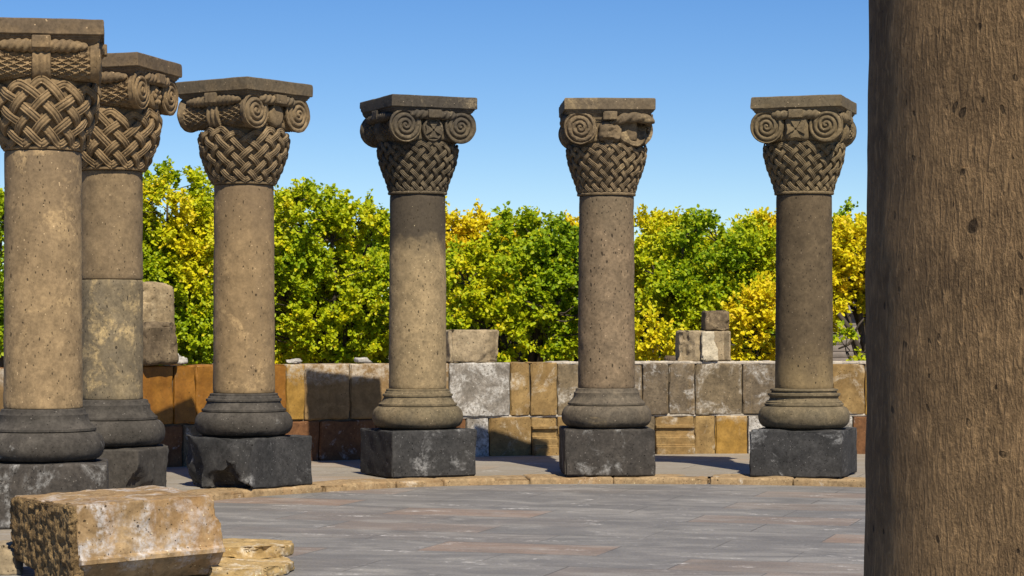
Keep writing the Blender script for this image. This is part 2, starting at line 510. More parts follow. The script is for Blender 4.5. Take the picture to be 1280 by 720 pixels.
def catmull(P, n):
    P = [np.array(p, float) for p in P]
    P = [2 * P[0] - P[1]] + P + [2 * P[-1] - P[-2]]
    out = []
    for i in range(1, len(P) - 2):
        for k in range(n):
            t = k / n
            a, b, c, d = P[i - 1], P[i], P[i + 1], P[i + 2]
            out.append(.5 * ((2 * b) + (c - a) * t + (2 * a - 5 * b + 4 * c - d) * t * t + (-a + 3 * b - 3 * c + d) * t ** 3))
    out.append(P[-2])
    return np.array(out)


kl = catmull(ctrl, 10)
seg = np.linalg.norm(np.diff(kl, axis=0), axis=1)
cum = np.concatenate([[0], np.cumsum(seg)])


def kpt(s):
    return np.array([np.interp(s, cum, kl[:, 0]), np.interp(s, cum, kl[:, 1])])


kb = MB()
s = 0.0
i = 0
while s < cum[-1] - .3:
    L = random.uniform(.42, .95)
    e = min(s + L, cum[-1])
    a, b = kpt(s), kpt(e)
    t = (b - a) / np.linalg.norm(b - a)
    nout = np.array([-t[1], t[0]])
    n = int(6 + L * 14)
    dep = .40 + random.uniform(-.03, .05)
    v, f = block(e - s - .006, dep, .14, (n, 8, 4), .022, .014, 4, .055, i * 3.1)
    # bend along the kerb line
    for q in v:
        ss = s + (q[0] / (e - s - .006) + .5) * (e - s)
        c0 = kpt(ss); c1 = kpt(min(ss + .01, cum[-1])) - kpt(max(ss - .01, 0)); c1 /= np.linalg.norm(c1)
        no = np.array([-c1[1], c1[0]])
        p2 = c0 + no * (q[1] + dep / 2)
        q[0], q[1] = p2
    v[:, 2] += -.141 + random.uniform(-.006, .004)
    kb.add(v, f)
    s = e; i += 1
kb = kb.build('kerb', M['kerb'])
tag(kb, 'worn tan stone kerb curving in front of the columns', 'kerb', kind='structure')

pm = MB()
pts = []
for i in range(0, len(kl)):
    a = kl[i]
    t = kl[min(i + 1, len(kl) - 1)] - kl[max(i - 1, 0)]; t /= np.linalg.norm(t)
    no = np.array([-t[1], t[0]])
    inn = a + no * .25
    d = Vector(inn) - WC; d.normalize()
    o_ = WC + d * (WR + .25)
    pts.append((inn, (o_.x, o_.y)))
v = [(p[0][0], p[0][1], 0) for p in pts] + [(p[1][0], p[1][1], 0) for p in pts]
n = len(pts)
f = [(i, i + n, i + n + 1, i + 1) for i in range(n - 1)]
M['plat'] = paving_mat('platform_paving', .45)
pf = pm.add(v, f).build('stone_platform', M['plat'], loc=(0, 0, -.008))
tag(pf, 'raised grey paving between the kerb and the wall', 'paving', kind='structure')

# ------------------------------------------------------------------ the low wall
wall = thing('low_wall', 'low curved wall of mismatched amber, ochre and grey stone blocks behind the columns', 'wall', (WC.x, WC.y, 0))


def wall_block(p0, p1, z0, z1, mat, seed, label=None, mould=False, proud=0.0):
    a0, a1 = wall_ang(p0), wall_ang(p1)
    am = (a0 + a1) / 2
    w = (a1 - a0) * WR - .008
    dep = .34
    c = Vector((math.sin(am), math.cos(am))) * (WR + dep / 2 - proud)
    n = (max(4, int(w * 26)), 5, max(5, int((z1 - z0) * 26)))

    def shp(p, hs, nn):
        if mould:
            fr_ = p[:, 1] < -hs[1] * .55
            zz = (p[:, 2] + hs[2]) / (2 * hs[2])
            off = np.where(zz > .78, .05, np.where(zz > .72, .0, np.where(zz > .55, .03, np.where(zz > .5, .0, np.where(zz > .34, -.012, np.where(zz > .28, -.03, -.05))))))
            p[fr_, 1] += off[fr_]
        return p
    if mould: n = (n[0], 5, 40)
    v, f = block(w, dep, z1 - z0 - .008, n, .014, .010, 5, .042, seed, shape=shp)
    o = MB().add(v, f).build('stone_block', M[mat], wall, (c.x, c.y, z0), (0, 0, -am))
    if label: o['label'] = label
    return o


UP = [(-150, -60, 'amber'), (-60, 20, 'frosted'), (20, 100, 'amber'), (100, 178, 'honey'), (178, 218, 'amber'), (218, 245, 'amber'), (245, 300, 'amber'), (300, 358, 'amber'),
      (358, 381, 'honey'), (381, 438, 'frosted'), (438, 500, 'frosted'), (500, 562, 'frosted'), (562, 638, 'chalky'), (638, 663, 'ochre'), (663, 697, 'ochre'),
      (697, 750, 'mottled'), (750, 803, 'slate'), (803, 836, 'slate'), (836, 869, 'slate'), (869, 928, 'mottled'), (928, 985, 'slate'), (985, 1040, 'mottled'), (1040, 1081, 'ochre'), (1081, 1150, 'honey'), (1150, 1230, 'slate')]
LO = [(-150, -40, 'russet'), (-40, 60, 'mottled'), (60, 150, 'russet'), (150, 230, 'russet'), (230, 300, 'mottled'), (300, 400, 'russet'), (400, 470, 'russet'), (470, 583, 'russet'), (583, 612, 'chalky'),
      (612, 665, 'ochre'), (665, 697, 'ochre', 1), (697, 740, 'ochre'), (740, 819, 'mottled'), (819, 868, 'ochre', 1), (868, 894, 'ochre'), (894, 935, 'honey'), (935, 962, 'chalky'), (962, 1040, 'mottled'),
      (1040, 1066, 'chalky'), (1066, 1140, 'russet'), (1140, 1230, 'slate')]
LAB = {'amber': 'glossy amber wall block', 'honey': 'honey brown block with white bloom along its top', 'frosted': 'brown block with white bloom along its top', 'chalky': 'chalky white and grey block',
       'ochre': 'ochre block', 'mottled': 'mottled grey-brown block', 'slate': 'grey block with pale stains', 'russet': 'dark russet block'}
for k, (a, b, m) in enumerate(UP):
    top = .945 if a > 690 else .96
    wall_block(a, b, .40, top, m, 3.3 * k + 1, LAB[m], proud=random.uniform(-.008, .012) + (.012 if (a, b) in ((663, 697), (562, 638)) else 0))
for k, t in enumerate(LO):
    wall_block(t[0], t[1], -.05, .395, t[2], 5.1 * k + 200, 'ochre block cut with column base mouldings' if len(t) > 3 else LAB[t[2]], mould=len(t) > 3, proud=random.uniform(-.006, .01) + (.035 if len(t) > 3 else 0))


def arc_strip(p0, p1, r0, r1, z0, z1, n, amp, seed):
    a0, a1 = wall_ang(p0), wall_ang(p1)
    w = (a1 - a0) * WR
    v, f = block(w, r1 - r0, z1 - z0, (n, 4, 4), min(.01, (z1 - z0) * .3), amp, 9, amp * 2, seed)
    for q in v:
        a = a0 + (q[0] / w + .5) * (a1 - a0)
        rr = (r0 + r1) / 2 + q[1]
        q[0], q[1] = math.sin(a) * rr, math.cos(a) * rr
    v[:, 2] += z0
    return v, f


MB().add(*arc_strip(-150, 1230, WR + .035, WR + .30, -.1, .925, 160, .006, 4)).build('wall_core', M['core'], wall)
MB().add(*arc_strip(690, 1225, WR + .012, WR + .33, .930, .960, 150, .010, 8)).build('mortar_cap', M['mortar'], wall)
MB().add(*arc_strip(562, 1225, WR + .016, WR + .05, .382, .412, 150, .006, 18)).build('mortar_joint', M['mortar'], wall)


def on_wall(px, back=.17):
    h = wall_hit(px) - WC
    d = h.normalized()
    return WC + d * (WR + back), -math.atan2(d.x, d.y)


def stone_thing(name, label, cat, px, z, dims, mat, rz=0, back=.17, tilt=(0, 0), group=None, **kw):
    c, a = on_wall(px, back)
    v, f = block(*dims, **kw)
    o = MB().add(v, f).build(name, mat, None, (c.x, c.y, z), (tilt[0], tilt[1], a + rz))
    return tag(o, label, cat, group)


px2 = 23.2 / F
# carved stones standing on the wall
def flare(p, hs, nn):
    zz = (p[:, 2] + hs[2]) / (2 * hs[2])
    k = 1 + .07 * np.clip((.16 - zz) / .16, 0, 1)
    p[:, 0] *= k
    edge = np.clip((np.abs(p[:, 0]) / hs[0] - .80) / .08, 0, 1)
    front = p[:, 1] < -hs[1] * .3
    p[front, 1] += .045 * (1 - edge[front])
    return p


stone_thing('carved_stone', 'squat buff carved stone with raised side rims, on the wall over the chalky block', 'stone', 594, .955, (.53, .40, .335), M['buff'],
            n=(22, 14, 16), r=.02, amp=.006, chip=.03, seed=41, cuts=[((-.2, -1, .12), .205, .035, 5), ((.35, -1, -.3), .225, .035, 6)], shape=flare, back=.2)
c, a = on_wall(563, .3)
v, f = block(.16, .3, .24, (8, 8, 10), .05, .006, 7, .02, 47)
tag(MB().add(v, f).build('stone_drum_fragment', M['buff'], None, (c.x, c.y, .955), (0, 0, a)), 'round-shouldered buff stone peeping out behind the left of the squat carved stone', 'stone')
st = thing('broken_pedestal', 'buff broken pedestal stone with a cream fresh break down its middle, on the wall', 'stone', (0, 0, 0))
c, a = on_wall(882, .19)
st.location = (c.x, c.y, .957); st.rotation_euler = (0, 0, a)
v, f = block(.54, .38, .325, (22, 12, 16), .02, .007, 6, .03, 53, cuts=[((-.75, -1, 0), .225, .06, 5)], shape=flare)
MB().add(v, f).build('body', M['buff'], st)
v, f = block(.175, .05, .31, (10, 4, 14), .016, .012, 9, .03, 57, cuts=[((1, 0, .25), .075, .03, 8)])
MB().add(v, f).build('fresh_break', M['cream'], st, (.045, -.185, .005))
stone_thing('rough_cube_stone', 'small rough umber cube of stone on top of the broken pedestal', 'stone', 897, 1.283, (.26, .26, .205), M['umber'],
            n=(12, 10, 10), r=.022, amp=.010, chip=.035, seed=61, cuts=[((.5, -1, -.4), .14, .05, 6)], rz=.06)
c, a = on_wall(840, .14)
v, f = block(.11, .14, .06, (6, 6, 4), .02, .008, 9, .02, 63)
tag(MB().add(v, f).build('stone_chip', M['umber'], None, (c.x, c.y, .958), (0, 0, a)), 'small dark stone chip on the wall beside the left foot of the broken pedestal', 'stone')
# left end of the wall
stone_thing('tall_boulder', 'tall tawny boulder with a rounded top standing on the wall', 'boulder', 198, .965, (.52, .34, .78), M['tawny'], back=.24,
            n=(20, 12, 24), r=.07, amp=.018, chip=.05, sc=4, seed=71, cuts=[((.9, 0, 1), .40, .05, 4), ((-.2, -1, .35), .26, .08, 4)])
stone_thing('dark_boulder', 'dark pitted umber boulder in front of the tall tawny boulder', 'boulder', 196, .963, (.40, .24, .40), M['umber'], back=.02,
            n=(18, 12, 18), r=.05, amp=.018, chip=.05, sc=5, seed=77, cuts=[((.3, -1, .3), .13, .06, 5)])
stone_thing('white_rock', 'white angular rock on the wall beside the dark boulder', 'rock', 226, .962, (.20, .16, .11), M['white'], back=.08,
            n=(12, 10, 8), r=.03, amp=.02, chip=.04, sc=8, seed=81, cuts=[((.8, -.3, 1), .05, .04, 8), ((-1, -.3, .8), .075, .03, 8)])
stone_thing('flat_white_rock', 'flattish pale rock on the wall just right of the column with the gouged plinth', 'rock', 371, .962, (.15, .12, .045), M['white'], back=.06,
            n=(10, 8, 5), r=.018, amp=.012, chip=.03, sc=9, seed=83, cuts=[((-.6, -.2, 1), .03, .02, 9)])
stone_thing('flat_white_rock', 'flattish pale rock on the wall just left of the column with the soot-dark shaft top', 'rock', 458, .962, (.17, .12, .05), M['white'], back=.06,
            n=(10, 8, 5), r=.018, amp=.012, chip=.03, sc=9, seed=87, cuts=[((.6, -.2, 1), .03, .02, 9)])
stone_thing('dark_cornice_stone', 'dark grey stone at the wall far left, above a white rock', 'stone', -14, 1.135, (.34, .30, .20), M['pl_dk'], back=.18, n=(12, 10, 8), r=.02, amp=.008, chip=.03, seed=91)
stone_thing('white_wall_rock', 'white weathered rock at the far left edge under a dark stone', 'rock', -14, .962, (.34, .28, .172), M['white'], back=.17, n=(12, 10, 8), r=.03, amp=.012, chip=.04, seed=93)

# ------------------------------------------------------------------ columns
Z_PL, Z_BASE, Z_SH, Z_TOP = .415, .77, 2.495, 3.345
VOL_X, VOL_Z, VOL_R, BOL_H = .262, 3.085, .150, .372


def arc_pts(r0, z0, r1, z1, n, bulge):
    out = []
    for k in range(n + 1):
        t = k / n
        b = math.sin(math.pi * t) * bulge
        out.append((r0 + (r1 - r0) * t + b, z0 + (z1 - z0) * t))
    return out


def base_profile(v=0):
    p = [(.335, Z_PL - .005), (.352, Z_PL + .004)]
    for k in range(13):
        a = -math.pi / 2 + math.pi * k / 12
        p.append((.318 + .088 * math.cos(a) ** .8 if math.cos(a) > 1e-6 else .318, Z_PL + .106 + .098 * math.sin(a)))
    p += [(.352, .622), (.352, .638)]
    if v == 0:
        p += [(.335, .645), (.322, .662), (.310, .684), (.305, .700), (.315, .706), (.315, .722), (.296, .728), (.293, .742), (.284, .748), (.284, .764), (.262, .771)]
    elif v == 1:
        p += [(.338, .648), (.318, .668), (.300, .690), (.296, .71), (.296, .730), (.284, .74), (.276, .764), (.258, .771)]
    else:
        p += [(.340, .644), (.340, .654), (.312, .668), (.300, .69), (.310, .704), (.320, .712), (.320, .728), (.290, .734), (.286, .748), (.300, .754), (.298, .766), (.262, .773)]
    return p


def resample(p, step):
    out = [p[0]]
    for a, b in zip(p, p[1:]):
        d = math.dist(a, b)
        n = max(1, int(d / step))
        for k in range(1, n + 1):
            out.append((a[0] + (b[0] - a[0]) * k / n, a[1] + (b[1] - a[1]) * k / n))
    return out


BELL = [(2.495, .252), (2.515, .256), (2.56, .270), (2.62, .296), (2.69, .324), (2.76, .344), (2.83, .355), (2.89, .358), (2.945, .345), (2.985, .325)]


BELL_SLIM = [(2.495, .250), (2.53, .252), (2.58, .258), (2.64, .280), (2.70, .304), (2.78, .330), (2.86, .346), (2.93, .348), (2.985, .325)]
BELL_NOW = [BELL]


def bell_r(z):
    b = BELL_NOW[0]
    return np.interp(z, [q[0] for q in b], [q[1] for q in b])


def make_weave(N, rows, w, thick, seed):
    """interlaced grooved bands running over and under round the bell"""
    mb = MB()
    rnd = random.Random(seed)
    steps = rows * 9
    cs = np.array([-.5, -.47, -.36, -.27, -.19, -.10, 0, .10, .19, .27, .36, .47, .5])
    hs = np.array([-.9, .45, .75, .42, .42, .75, .78, .75, .42, .42, .75, .45, -.9])
    zlo, zhi = 2.530, 2.925
    for fam in (1, -1):
        for i in range(N):
            p = np.linspace(0, 1, steps + 1)
            phase = p * np.pi * rows
            ang = 2 * np.pi * i / N + fam * phase / N
            kk = .985
            hh = .5 - np.arcsin(np.cos(np.pi * p) * kk) / (2 * math.asin(kk))
            top = zhi + .022 * np.cos(4 * ang)
            z = zlo + (top - zlo) * hh
            win = np.clip(np.sin(np.pi * p) * rows * .45, 0, 1)
            off = fam * np.cos(phase) * thick * .62 * win
            r0 = bell_r(z) + thick * .35 + off
            P = np.stack([r0 * np.cos(ang), r0 * np.sin(ang), z], 1)
            t = np.gradient(P, axis=0); t /= np.linalg.norm(t, axis=1)[:, None]
            nrm = np.stack([np.cos(ang), np.sin(ang), -.15 * np.ones_like(ang)], 1)
            nrm -= (nrm * t).sum(1)[:, None] * t
            nrm /= np.linalg.norm(nrm, axis=1)[:, None]
            sd = np.cross(t, nrm)
            ww = w * (1 + .08 * rnd.uniform(-1, 1))
            V = P[:, None, :] + sd[:, None, :] * (cs * ww)[None, :, None] * 1.08 + nrm[:, None, :] * (hs * thick * .62)[None, :, None]
            m = len(cs)
            mb.add(V.reshape(-1, 3), grid_faces(len(p), m))
    # worn edges
    vv = np.concatenate(mb.v)
    d = nz(vv, 14, 3, seed) * .003
    rr = np.hypot(vv[:, 0], vv[:, 1])
    vv[:, 0] *= 1 + d / rr; vv[:, 1] *= 1 + d / rr
    mb.v = [vv]
    return mb


def spiral_disc(mb, x, y, z, rad, out, turn, turns=3.6, depth=.020, seed=0, rough=0.0):
    """carved volute on the end of a scroll; out = -1 front / +1 back"""
    nr, na = 46, 110
    r = np.linspace(0.004, 1, nr); a = np.linspace(0, 2 * np.pi, na, endpoint=False)
    RR, AA = np.meshgrid(r, a, indexing='ij')
    s = RR ** .86 * turns - turn * AA / (2 * np.pi)
    fr_ = np.mod(s, 1.0)
    rid = 1 - np.exp(-((fr_ - .5) / .2) ** 2)
    k = np.clip((.97 - RR) / .10, 0, 1)
    rid = rid * k + (1 - k) * 1.0
    eye = np.exp(-(RR / .07) ** 2)
    hgt = depth * (np.maximum(rid, eye) - 1) + .018 * (1 - RR ** 2)
    edge = np.clip((RR - .95) / .05, 0, 1)
    hgt -= edge ** 2 * .010
    X = x + rad * RR * np.cos(AA); Zc = z + rad * RR * np.sin(AA)
    V = np.stack([X, y + out * hgt, Zc], -1).reshape(-1, 3)
    d = nz(V, 11, 4, seed)
    V[:, 1] -= out * (np.abs(d) * (.005 + rough))
    f = grid_faces(nr, na, cv=True)
    if out > 0: f = [q[::-1] for q in f]
    f.append(tuple(range(na)) if out > 0 else tuple(range(na))[::-1])
    mb.add(V, f)


def make_scroll(sx, seed, y0=-BOL_H, y1=BOL_H, spirals=True, rough=0.0, net=.018):
    """side scroll of the capital: netted bolster, waisted, with a volute on each end"""
    mb = MB()
    ny, na = 110, 110
    y = np.linspace(y0, y1, ny); a = np.linspace(0, 2 * np.pi, na, endpoint=False)
    YY, AA = np.meshgrid(y, a, indexing='ij')
    dip = 1 - np.clip(np.abs(YY) / BOL_H, 0, 1) ** 3.2
    waist = VOL_R - .034 * dip
    u = AA / (2 * np.pi) * 18; v = YY / .088
    da = np.abs(np.mod(u + v, 1) - .5); db = np.abs(np.mod(u - v, 1) - .5)
    rid = np.maximum(np.exp(-(da / .13) ** 2), np.exp(-(db / .13) ** 2))
    hh = -net * (1 - rid)
    band = (BOL_H - np.abs(YY)) < .055
    hh[band] = 0.0
    strap = np.abs(YY) < .062
    hh[strap] = (.016 + .006 * np.cos(YY[strap] / .062 * np.pi * 2.5))
    rr = waist + hh
    V = np.stack([sx * VOL_X + rr * np.cos(AA), YY, VOL_Z - .022 * dip + rr * np.sin(AA)], -1).reshape(-1, 3)
    d = nz(V, 7, 4, seed)
    c = np.array([sx * VOL_X, 0, VOL_Z])
    w = V - c; w[:, 1] = 0
    w /= np.linalg.norm(w, axis=1)[:, None] + 1e-9
    V = V - w * (np.abs(d) * (.008 + rough))[:, None]
    mb.add(V, [q[::-1] for q in grid_faces(ny, na, cv=True)])
    if spirals:
        spiral_disc(mb, sx * VOL_X, y0, VOL_Z, VOL_R, -1, -sx, seed=seed + 3, rough=rough)
    else:
        nr = 14
        r = np.linspace(.02, 1, nr)
        RR, A2 = np.meshgrid(r, a, indexing='ij')
        V = np.stack([sx * VOL_X + VOL_R * RR * np.cos(A2), np.full_like(RR, y0), VOL_Z + VOL_R * RR * np.sin(A2)], -1).reshape(-1, 3)
        V[:, 1] += nz(V, 7, 4, seed + 8) * .05
        f = grid_faces(nr, na, cv=True) + [tuple(range(na))[::-1]]
        mb.add(V, f)
    spiral_disc(mb, sx * VOL_X, y1, VOL_Z, VOL_R, 1, sx, seed=seed + 5)
    return mb


def make_rope(p0, p1, rad, twists, taper=.22):
    n, m = 70, 24
    p0, p1 = np.array(p0), np.array(p1)
    L = np.linalg.norm(p1 - p0)
    t = np.linspace(0, 1, n); a = np.linspace(0, 2 * np.pi, m, endpoint=False)
    TT, AA = np.meshgrid(t, a, indexing='ij')
    tap = np.clip(np.minimum(TT, 1 - TT) / taper, 0, 1) ** .5
    rr = rad * (.25 + .75 * tap) * (.76 + .30 * np.abs(np.sin(1.5 * (AA - TT * twists * 2 * np.pi))))
    d = (p1 - p0) / L
    s = np.cross(d, [0, 0, 1.0]); s /= np.linalg.norm(s)
    V = p0 + (TT[..., None] * L) * d + rr[..., None] * (np.cos(AA)[..., None] * s + np.sin(AA)[..., None] * np.array([0, 0, 1.0]))
    f = grid_faces(n, m, cv=True)
    return V.reshape(-1, 3), [q[::-1] for q in f] + [tuple(range(m)), tuple((n - 1) * m + j for j in range(m))[::-1]]


def square_ring(prof, n=20, amp=.003, seed=0, chip=.006, cuts=()):
    """square moulding: profile [(half side, z)] swept round the square; closed above and below"""
    per = []
    for k in range(4):
        for j in range(n):
            t = -1 + 2 * j / n
            per.append([(t, -1), (1, t), (-t, 1), (-1, -t)][k])
    per = np.array(per)
    m = len(prof)
    V = np.zeros((len(per), m, 3))
    for j, (h, z) in enumerate(prof):
        V[:, j, :2] = per * h; V[:, j, 2] = z
    V = V.reshape(-1, 3)
    k = nz(V, 6, 4, seed) * amp - np.maximum(0, nz(V, 9, 3, seed + 7) - .25) * chip
    hh = np.max(np.abs(V[:, :2]), axis=1) + 1e-9
    V[:, :2] *= (1 + k / hh)[:, None]
    V[:, 2] += nz(V, 5, 3, seed + 3) * amp * .6
    for (nrm, dist, ra, rs) in cuts:
        nrm = np.array(nrm, float); nrm /= np.linalg.norm(nrm)
        s_ = V @ nrm - dist + nz(V, rs, 4, seed + 5) * ra
        V = V - np.maximum(s_, 0)[:, None] * nrm
    f = grid_faces(len(per), m, cu=True)
    f.append(tuple(i * m for i in range(len(per)))[::-1])
    f.append(tuple(i * m + m - 1 for i in range(len(per))))
    return V, f


def sweep_poly(pts, y0, y1):
    """flat outline (x,z) pushed from y0 to y1"""
    n = len(pts)
    v = [(x, y0, z) for x, z in pts] + [(x, y1, z) for x, z in pts]
    f = [tuple(range(n)), tuple(range(n, 2 * n))[::-1]] + [(i, i + n, (i + 1) % n + n, (i + 1) % n) for i in range(n)]
    return v, f


def cross_arms(cx, cz, y, ln, w0, w1):
    out = []
    for k in range(4):
        a = k * math.pi / 2
        ca, sa = math.cos(a), math.sin(a)
        q = [(.010, -w0), (ln, -w1), (ln * .88, 0), (ln, w1), (.010, w0)]
        out.append(sweep_poly([(cx + ca * u - sa * v_, cz + sa * u + ca * v_) for u, v_ in q], y - .010, y + .02))
    return out


def make_column(name, label, pos, psi, mats, seed, weave=(9, 4, .062, .024), boss='plain', damage=None, plinth_cuts=(), plinth_scoops=(), plinth_dims=(.81, .81), shaft_r=(.257, .247),
                abacus_cuts=(), base_v=0, joint=None, group='columns standing on the platform', plinth_chip=.036, zoff=0.0, weave_on=True):
    BELL_NOW[0] = BELL_SLIM if weave[0] > 18 else BELL
    root = thing(name, label, 'column', (pos[0], pos[1], zoff), R(psi), group)
    v, f = block(plinth_dims[0], plinth_dims[1], Z_PL - .003, (30, 30, 18), .016, .009, 4, plinth_chip, seed, plinth_cuts, plinth_scoops)
    MB().add(v, f).build('plinth', M[mats['plinth']], root)
    MB().add(*lathe(resample(base_profile(base_v), .011), 110, .006, 5, seed + 2)).build('base', M[mats['base']], root)
    # shaft
    rb, rt = shaft_r
    def shaft(z0, z1, nzv, mat, sd):
        zz = np.linspace(z0 + .012, z1 - .012, nzv)
        rad = lambda z: rb + (rt - rb) * (z - Z_BASE) / (Z_SH - Z_BASE)
        prof = [(rad(z0) - .012, z0), (rad(z0) - .003, z0 + .004)] + [(rad(z), z) for z in zz] + [(rad(z1) - .003, z1 - .004), (rad(z1) - .012, z1)]
        MB().add(*lathe(prof, 120, .0035, 5, sd)).build('shaft', M[mat], root)
    if joint:
        shaft(Z_BASE, joint, 30, mats['shaft_low'], seed + 4)
        shaft(joint + .002, Z_SH, 30, mats['shaft'], seed + 6)
    else:
        shaft(Z_BASE, Z_SH, 60, mats['shaft'], seed + 4)
    # capital: bell and core, then the carved pieces
    cm = M[mats['cap']]
    prof = [(.248, 2.4955), (.262, 2.499), (.265, 2.510), (.260, 2.520)] + [(bell_r(z) - .014, z) for z in np.linspace(2.53, 2.985, 24)] + [(.26, 3.02)]
    mb = MB().add(*lathe(prof, 90, .004, 6, seed + 8))
    v, f = block(.50, .64, .24, (12, 14, 6), .03, .008, 5, .02, seed + 9)
    v[:, 2] += 2.955
    mb.add(v, f)
    cap = mb.build('capital', cm, root)
    s_ = .405
    prof = [(.310, 3.140), (.334, 3.143), (.336, 3.158), (.346, 3.160), (.348, 3.176), (.354, 3.190), (.364, 3.204), (.376, 3.214), (.379, 3.224), (.386, 3.226), (.388, 3.238), (.400, 3.240), (s_, 3.246), (s_, 3.26), (s_, 3.29), (s_, 3.32), (s_ - .002, 3.338), (s_ - .010, Z_TOP)]
    MB().add(*square_ring(prof, 30, .004, seed + 11, .010, abacus_cuts)).build('abacus', cm, cap, sharp=30)
    if weave_on:
        make_weave(*weave, seed + 13).build('basket_weave', cm, cap, sharp=50)
    dmg = damage or ()
    make_scroll(-1, seed + 15, rough=.010 if 'left_rough' in dmg else 0, net=.018).build('scroll', cm, cap, sharp=45)
    if 'right_broken' in dmg:
        make_scroll(1, seed + 17, y0=-.13, spirals=False, rough=.012).build('scroll', cm, cap, sharp=45)
        v, f = block(.26, .30, .20, (12, 12, 8), .07, .02, 5, .05, seed + 18, cuts=[((.35, -1, .75), .06, .05, 5)])
        MB().add(v, f).build('broken_stump', cm, cap, (.20, -.22, 2.93))
    else:
        make_scroll(1, seed + 17).build('scroll', cm, cap, sharp=45)
    # ropes: over each scroll and across front and back, with straps
    for sx in (-1, 1):
        MB().add(*make_rope((sx * .366, -.30, 3.168), (sx * .366, .30, 3.168), .045, 4.2)).build('rope', cm, cap)
        v, f = block(.05, .125, .085, (4, 8, 5), .008, .003, 9, .008, seed + 19)
        mb2 = MB()
        v = v.copy(); v[:, 0] += sx * .392; v[:, 2] += 3.150
        mb2.add(v, f)
        mb2.build('strap', cm, cap)
    for sy in (-1, 1):
        if sy == -1 and 'right_broken' in dmg:
            V, f = make_rope((.0, -.352, 3.150), (.40, -.352, 3.150), .05, 1.2, .3)
            V[:, 2] += -.05 * np.abs((V[:, 0] - .22) / .2) ** 2 + .03
            MB().add(V, f).build('rope', cm, cap)
        else:
            MB().add(*make_rope((-.22, sy * .366, 3.182), (.22, sy * .366, 3.182), .042, 2.6, .12)).build('rope', cm, cap)
        v, f = block(.125, .05, .075, (8, 4, 5), .008, .003, 9, .008, seed + 21)
        v[:, 1] += sy * .398; v[:, 2] += 3.150
        MB().add(v, f).build('strap', cm, cap)
    # boss between the volutes
    for sy in (-1, 1):
        kind = boss if sy == -1 else 'plain'
        mb = MB()
        if kind == 'square':
            v, f = block(.215, .14, .235, (14, 8, 14), .045, .004, 6, .01, seed + 23)
            v[:, 1] += sy * .315; v[:, 2] += 2.945
            mb.add(v, f)
            for q in cross_arms(0, 3.055, -.390, .080, .009, .046): mb.add(*q)
        elif kind == 'chunk':
            v, f = block(.20, .22, .19, (14, 10, 12), .06, .012, 6, .03, seed + 23, cuts=[((.7, -.8, .9), .085, .05, 6), ((.2, -1, .2), .105, .03, 9)])
            v[:, 1] += sy * .30; v[:, 2] += 2.955
            mb.add(v, f)
        else:
            rr = .098 if kind == 'disc' else .088
            prof = []
            mm = 12
            for k in range(mm + 1):
                a = math.pi / 2 * k / mm
                prof.append((rr * (1 - .18 * (1 - math.cos(a))) if k < mm else .02, .0 + .13 * math.sin(a) ** 1.4))
            prof = [(rr, -.16)] + [(rr, 0.0), (rr, .05), (rr - .006, .075), (rr - .022, .088), (.03, .094), (.004, .094)]
            if kind == 'disc':
                prof = [(rr, -.16), (rr, .05), (rr, .075), (rr - .008, .085), (rr - .018, .084), (rr - .024, .072), (.03, .074), (.004, .074)]
            V, f = lathe(resample(prof, .012), 48, .003, 8, seed + 25, caps=False)
            W = V.copy()
            W[:, 0] = V[:, 0]; W[:, 2] = V[:, 1] * 1.12 + 3.055; W[:, 1] = -V[:, 2] - .285
            if sy == 1:
                W[:, 1] *= -1; f = [q[::-1] for q in f]
            mb.add(W, f)
            if kind == 'disc':
                for q in cross_arms(0, 3.050, -.366, .074, .008, .044): mb.add(*q)
            if kind == 'rosette':
                for k in range(6):
                    a = k * math.pi / 3
                    V, f = lathe([(.002, -.02), (.016, -.012), (.022, 0), (.016, .012), (.002, .02)], 12, 0, caps=False)
                    W = np.stack([V[:, 0] + .045 * math.cos(a), V[:, 2] * .8 - .382, V[:, 1] * 1.0 + 3.055 + .045 * math.sin(a)], 1)
                    mb.add(W, f)
        mb.build('boss', cm, cap)
    return root


def colpos(px, Y): return ((px - 640) * Y / F, Y)


# far ring, left to right
make_column('stone_column', 'nearest left column with tan shaft and wide loose basketwork capital, at the left edge', colpos(54, 15.1), 100,
            dict(plinth='pl_br', base='base_dk', shaft='shaft_a', cap='cap_tan'), 101, weave=(14, 6, .050, .020), boss='plain', base_v=1, shaft_r=(.262, .255), plinth_dims=(.84, .86))
make_column('stone_column', 'column with a two-piece jointed shaft, half hidden behind the nearest left column', colpos(139, 17.0), 75,
            dict(plinth='base_dk', base='base_dk', shaft='shaft_b_up', shaft_low='shaft_b_low', cap='cap_tan'), 131, weave=(14, 6, .050, .020), boss='rosette', base_v=1, shaft_r=(.239, .236), joint=1.675,
            plinth_cuts=[((.75, -1, 0), .40, .05, 4), ((-.2, -1, -.5), .39, .04, 5)], plinth_chip=.04)
make_column('stone_column', 'column on a broken gouged black plinth, its capital turned corner-on to the view', colpos(305, 18.65), 54.5,
            dict(plinth='pl_dk', base='base_dk', shaft='shaft_c', cap='cap_brown'), 167, weave=(16, 7, .043, .019), boss='plain', base_v=0,
            plinth_cuts=[((-1, .7, -.15), .40, .07, 3), ((-1, -.3, .35), .44, .05, 4)], plinth_scoops=[(-.50, -.16, -.24, .25, .06), (-.42, -.30, -.25, .16, .05)], plinth_chip=.035)
make_column('stone_column', 'column with soot-dark capital and shaft top, pale lower shaft, cross in a disc', colpos(522, 20.0), 24.5,
            dict(plinth='pl_dk', base='base_tan', shaft='shaft_d', cap='cap_dark'), 199, weave=(20, 8, .034, .015), boss='disc', base_v=0, plinth_dims=(.80, .80),
            abacus_cuts=[((-1, .9, -.1), .30, .05, 6)])
